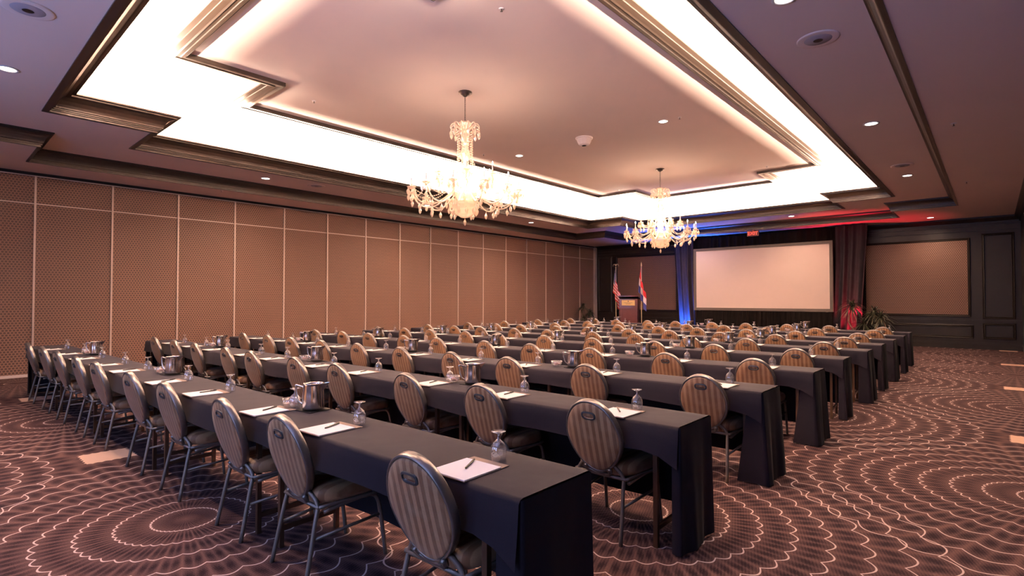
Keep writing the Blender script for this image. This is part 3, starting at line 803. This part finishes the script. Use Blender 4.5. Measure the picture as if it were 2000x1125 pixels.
# ------------------------------------------------------------------ stage end: screen, drapes, curtains
SY = 20.5
t = thing('projection_screen', 'wide blank projection screen in a dark frame at the front of the room', 'projection screen', ((-8.66 - 4.07) / 2, SY, 0))
obj('screen_surface', B(-2.30, 2.30, -.01, .01, 1.20, 3.40), 'screen', t)
bm = bmesh.new()
box(bm, -2.40, 2.40, -.03, .03, 3.40, 3.50); box(bm, -2.40, 2.40, -.03, .03, 1.10, 1.20); box(bm, -2.40, -2.30, -.03, .03, 1.20, 3.40); box(bm, 2.30, 2.40, -.03, .03, 1.20, 3.40)
obj('frame', bm, 'screen_frame', t)
for s in (-1, 1): 
    bm = B(s * 2.2 - .03, s * 2.2 + .03, .02, .06, .03, 1.12); box(bm, s * 2.2 - .03, s * 2.2 + .03, -.35, .35, 0, .03); obj('leg', bm, 'screen_frame', t)
def drape(name, x0, x1, y, z0, z1, mat, label, amp=.05, per=.22, lean=0, pinch=None, cat='curtain', seed=1):
    bm = bmesh.new(); rd = random.Random(seed); n = max(12, int((x1 - x0) / per * 14)); rows_ = []
    ph = [rd.uniform(0, 6) for _ in range(3)]
    for kz in range(15):
        tt = kz / 14; z = z1 + (z0 - z1) * tt; rr = []
        for i in range(n + 1):
            u = i / n; x = x0 + (x1 - x0) * u
            if pinch: x = (x0 + x1) / 2 + (x - (x0 + x1) / 2) * (1 - pinch * math.sin(tt * PI * .8)) 
            x += lean * tt ** 1.5
            yy = y + amp * math.sin(u * (x1 - x0) / per * 2 * PI + ph[0] + .4 * math.sin(tt * 3)) * (.7 + .3 * math.sin(u * 9 + ph[1]))
            rr.append(bm.verts.new((x, yy, z)))
        rows_.append(rr)
    for A, Bq in zip(rows_, rows_[1:]):
        for i in range(n): bm.faces.new((A[i], A[i + 1], Bq[i + 1], Bq[i]))
    return tag(obj(name, bm, mat, None, True), label, cat)
drape('black_drape', -9.6, -3.1, 20.95, .02, 4.0, 'drape', 'black backdrop drape hanging behind the projection screen', .05, .3, seed=2)
drape('screen_skirt', -8.75, -3.98, 20.44, .02, 1.09, 'drape', 'black pleated skirt hanging below the projection screen', .03, .16, seed=3)
drape('stage_curtain', -9.72, -8.86, 20.72, .02, 4.0, 'velvet', 'velvet curtain lit blue, left of the projection screen', .07, .24, lean=.18, pinch=.12, seed=4)['group'] = 'stage curtains'
drape('stage_curtain', -3.93, -3.02, 20.72, .02, 4.0, 'velvet', 'velvet curtain lit red, right of the projection screen', .07, .24, lean=-.2, pinch=.12, seed=5)['group'] = 'stage curtains'

for nm, x, y, lab in (('uplighter', -9.15, 20.56, 'small black floor uplighter before the blue curtain'), ('uplighter', -3.55, 20.52, 'small black floor uplighter before the red curtain')):
    o = thing(nm, lab, 'stage light', (x, y, 0), 0, 'floor uplighters')
    obj('base', B(-.09, .09, -.09, .09, 0, .02), 'pot', o); obj('housing', L([(.07, .02), (.075, .09), (.07, .10), (.062, .10), (.055, .03), (0, .03)], 18), 'pot', o, True)

# low black stage riser, lectern and flags
obj_r = tag(obj('stage_riser', B(-12.6, -9.9, 18.2, 20.3, 0, .30), 'drape'), 'low black stage riser under the lectern and flags', 'stage')
LX, LY = -10.78, 19.0
t = thing('lectern', 'dark cherry lectern with a brass plate between two flags', 'lectern', (LX, LY, .30), YAW * .45)
obj('base', B(-.40, .40, -.27, .27, 0, .10, bev=.01), 'lectern_wood', t)
bm = B(-.36, .36, -.22, .22, .10, 1.24); obj('body', bm, 'lectern_wood', t)
bm = bmesh.new()
box(bm, -.31, .31, -.232, -.22, .18, .21); box(bm, -.31, .31, -.232, -.22, .84, .87); box(bm, -.31, -.28, -.232, -.22, .21, .84); box(bm, .28, .31, -.232, -.22, .21, .84)
obj('front_panel_moulding', bm, 'lectern_wood', t)
bm = bmesh.new(); vs = [bm.verts.new(p) for p in ((-.40, -.28, 1.33), (.40, -.28, 1.33), (.40, .26, 1.22), (-.40, .26, 1.22), (-.40, -.28, 1.37), (.40, -.28, 1.37), (.40, .26, 1.26), (-.40, .26, 1.26))]
for f_ in ((0, 1, 2, 3), (4, 5, 6, 7), (0, 1, 5, 4), (1, 2, 6, 5), (2, 3, 7, 6), (3, 0, 4, 7)): bm.faces.new([vs[i] for i in f_])
obj('reading_top', bm, 'lectern_wood', t)
pl = obj('brass_plate', B(-.26, .26, -.235, -.222, .98, 1.19), 'brass', t)
bm = L([(0, -.001), (.022, -.001), (.022, .001), (0, .001)], 12); bmesh.ops.rotate(bm, cent=(0, 0, 0), matrix=Matrix.Rotation(PI / 2, 3, 'X'), verts=bm.verts[:]); bmesh.ops.translate(bm, vec=(0, -.237, 1.145), verts=bm.verts[:])
obj('crest', bm, 'dark_metal', pl)
bm = bmesh.new()
for z_, w2 in ((1.075, .17), (1.035, .10)):
    n = 13
    for i in range(n):
        x_ = -w2 + 2 * w2 * i / n; box(bm, x_, x_ + 2 * w2 / n * .55, -.2375, -.234, z_, z_ + .018)
obj('engraved_lines', bm, 'dark_metal', pl)
def flag(name, x, y, mat, label, top, dirx):
    t = thing(name, label, 'flag', (x, y, .30), 0)
    obj('stand', L([(0, 0), (.16, 0), (.16, .03), (.05, .06), (.03, .12), (0, .12)], 20), 'gold', t, True)
    obj('pole', L([(.014, .1), (.014, 2.52), (0, 2.52)], 10), 'gold', t, True)
    bm = bmesh.new()
    if top == 'eagle':
        lathe(bm, [(0, 2.5), (.03, 2.53), (.0, 2.56)], 10); bmesh.ops.create_icosphere(bm, subdivisions=2, radius=.035, matrix=Matrix.Translation((0, 0, 2.62)) @ Matrix.Diagonal((.8, .7, 1.3, 1)))
        for s in (-1, 1): tube(bm, smoothpath([(s * .02, 0, 2.60), (s * .07, 0, 2.66), (s * .12, 0, 2.62), (s * .13, 0, 2.56)], 3), [.02] * 4 + [.018] * 3 + [.008] * 3, 6, flat=.5)
    else: lathe(bm, [(0, 2.5), (.03, 2.54), (.022, 2.60), (.008, 2.66), (0, 2.70)], 10)
    obj('finial', bm, 'gold', t, True)
    # hanging, gathered cloth
    bm = bmesh.new(); uvl = bm.loops.layers.uv.new('UVMap'); nu, nv = 36, 26; G = []
    for i in range(nu + 1):
        u = i / nu; row_ = []
        for j in range(nv + 1):
            v = j / nv      # 0 top of the hoist .. 1 bottom
            drop = .86 * v + .98 * u * (1 - .12 * v)
            k_ = min(1, drop / 1.1) ** .8
            xx = dirx * (u - .38) * .30 * k_
            yy = -.03 - (.02 + .06 * k_) * math.sin(u * 17)
            row_.append((xx, yy, 2.46 - drop * 1.0, u, 1 - v))
        G.append(row_)
    V = [[bm.verts.new(p[:3]) for p in r_] for r_ in G]
    for i in range(nu):
        for j in range(nv):
            f_ = bm.faces.new((V[i][j], V[i + 1][j], V[i + 1][j + 1], V[i][j + 1]))
            for lp, (a_, b_) in zip(f_.loops, ((i, j), (i + 1, j), (i + 1, j + 1), (i, j + 1))): lp[uvl].uv = G[a_][b_][3:]
    obj('flag_cloth', bm, mat, t, True)
flag('flag_on_pole', -11.42, 19.05, 'flag_us', 'stars and stripes flag hanging on a pole left of the lectern', 'eagle', 1)
flag('flag_on_pole', -10.22, 18.95, 'flag_tri', 'red, white and blue striped flag hanging on a pole right of the lectern', 'spear', 1)

# exit sign under the far ceiling band
t = thing('exit_sign', 'small red exit sign hanging from the ceiling above the screen', 'sign', (-6.42, 20.2, Z0))
obj('mount', B(-.05, .05, -.03, .03, -.04, .0), 'sign_body', t)
obj('housing', B(-.20, .20, -.03, .03, -.22, -.04), 'sign_body', t)
cu = bpy.data.curves.new('exit_text', 'FONT'); cu.body = 'EXIT'; cu.size = .17; cu.extrude = .003; cu.align_x = 'CENTER'; cu.align_y = 'CENTER'
tmp = bpy.data.objects.new('tmp', cu); COL.objects.link(tmp); bpy.context.view_layer.update()
me = bpy.data.meshes.new_from_object(tmp.evaluated_get(bpy.context.evaluated_depsgraph_get())); bpy.data.objects.remove(tmp)
me.materials.clear(); me.materials.append(M['red_sign'])
o = bpy.data.objects.new('lettering', me); COL.objects.link(o); o.parent = t; o.location = (0, -.034, -.13); o.rotation_euler = (PI / 2, 0, 0)

# ------------------------------------------------------------------ plants
def plant(x, y, label, seed, hgt, rad, stems):
    rd = random.Random(seed)
    t = thing('potted_plant', label, 'plant', (x, y, 0), 0, 'potted spiky plants')
    obj('pot', L([(0, 0), (.15, 0), (.19, .30), (.20, .32), (.17, .32), (.16, .27), (0, .27)], 20), 'pot', t, True)
    for (dx, dy, h_) in stems:
        bm = bmesh.new(); tp = (dx, dy, h_)
        tube(bm, smoothpath([(dx * .1, dy * .1, .27), (dx * 1.25, dy * 1.1, .27 + (h_ - .27) * .45), tp], 6), .020, 6)
        obj('stem', bm, 'bark', t, True)
        bm = bmesh.new()
        for i in range(75):
            a = rd.uniform(0, 2 * PI); el = rd.uniform(-.5, 1.3); l = rad * rd.uniform(.7, 1.1)
            d = Vector((math.cos(a) * math.cos(el), math.sin(a) * math.cos(el), math.sin(el)))
            side = d.cross(Vector((0, 0, 1))).normalized(); base = Vector(tp) - Vector((0, 0, rd.uniform(0, .12)))
            prev = None
            for kk in range(6):
                s_ = kk / 5; p = base + d * l * s_ + Vector((0, 0, -.55 * l * s_ * s_)); wd = .019 * (1 - s_ ** 2) + .001
                cur = (bm.verts.new(p - side * wd), bm.verts.new(p + side * wd))
                if prev: bm.faces.new((prev[0], prev[1], cur[1], cur[0]))
                prev = cur
        obj('leaves', bm, 'leaf', t)
plant(-2.98, 19.9, 'spiky potted plant beside the red curtain', 3, 1.4, .50, [(-.35, 0, 1.35), (.22, .1, 1.15), (.42, -.1, 1.0), (-.05, .1, .8)])
plant(-13.5, 19.9, 'dark spiky potted plant in the far left corner', 5, 1.3, .40, [(-.12, 0, 1.25), (.18, .1, 1.0), (.0, -.1, .7)])
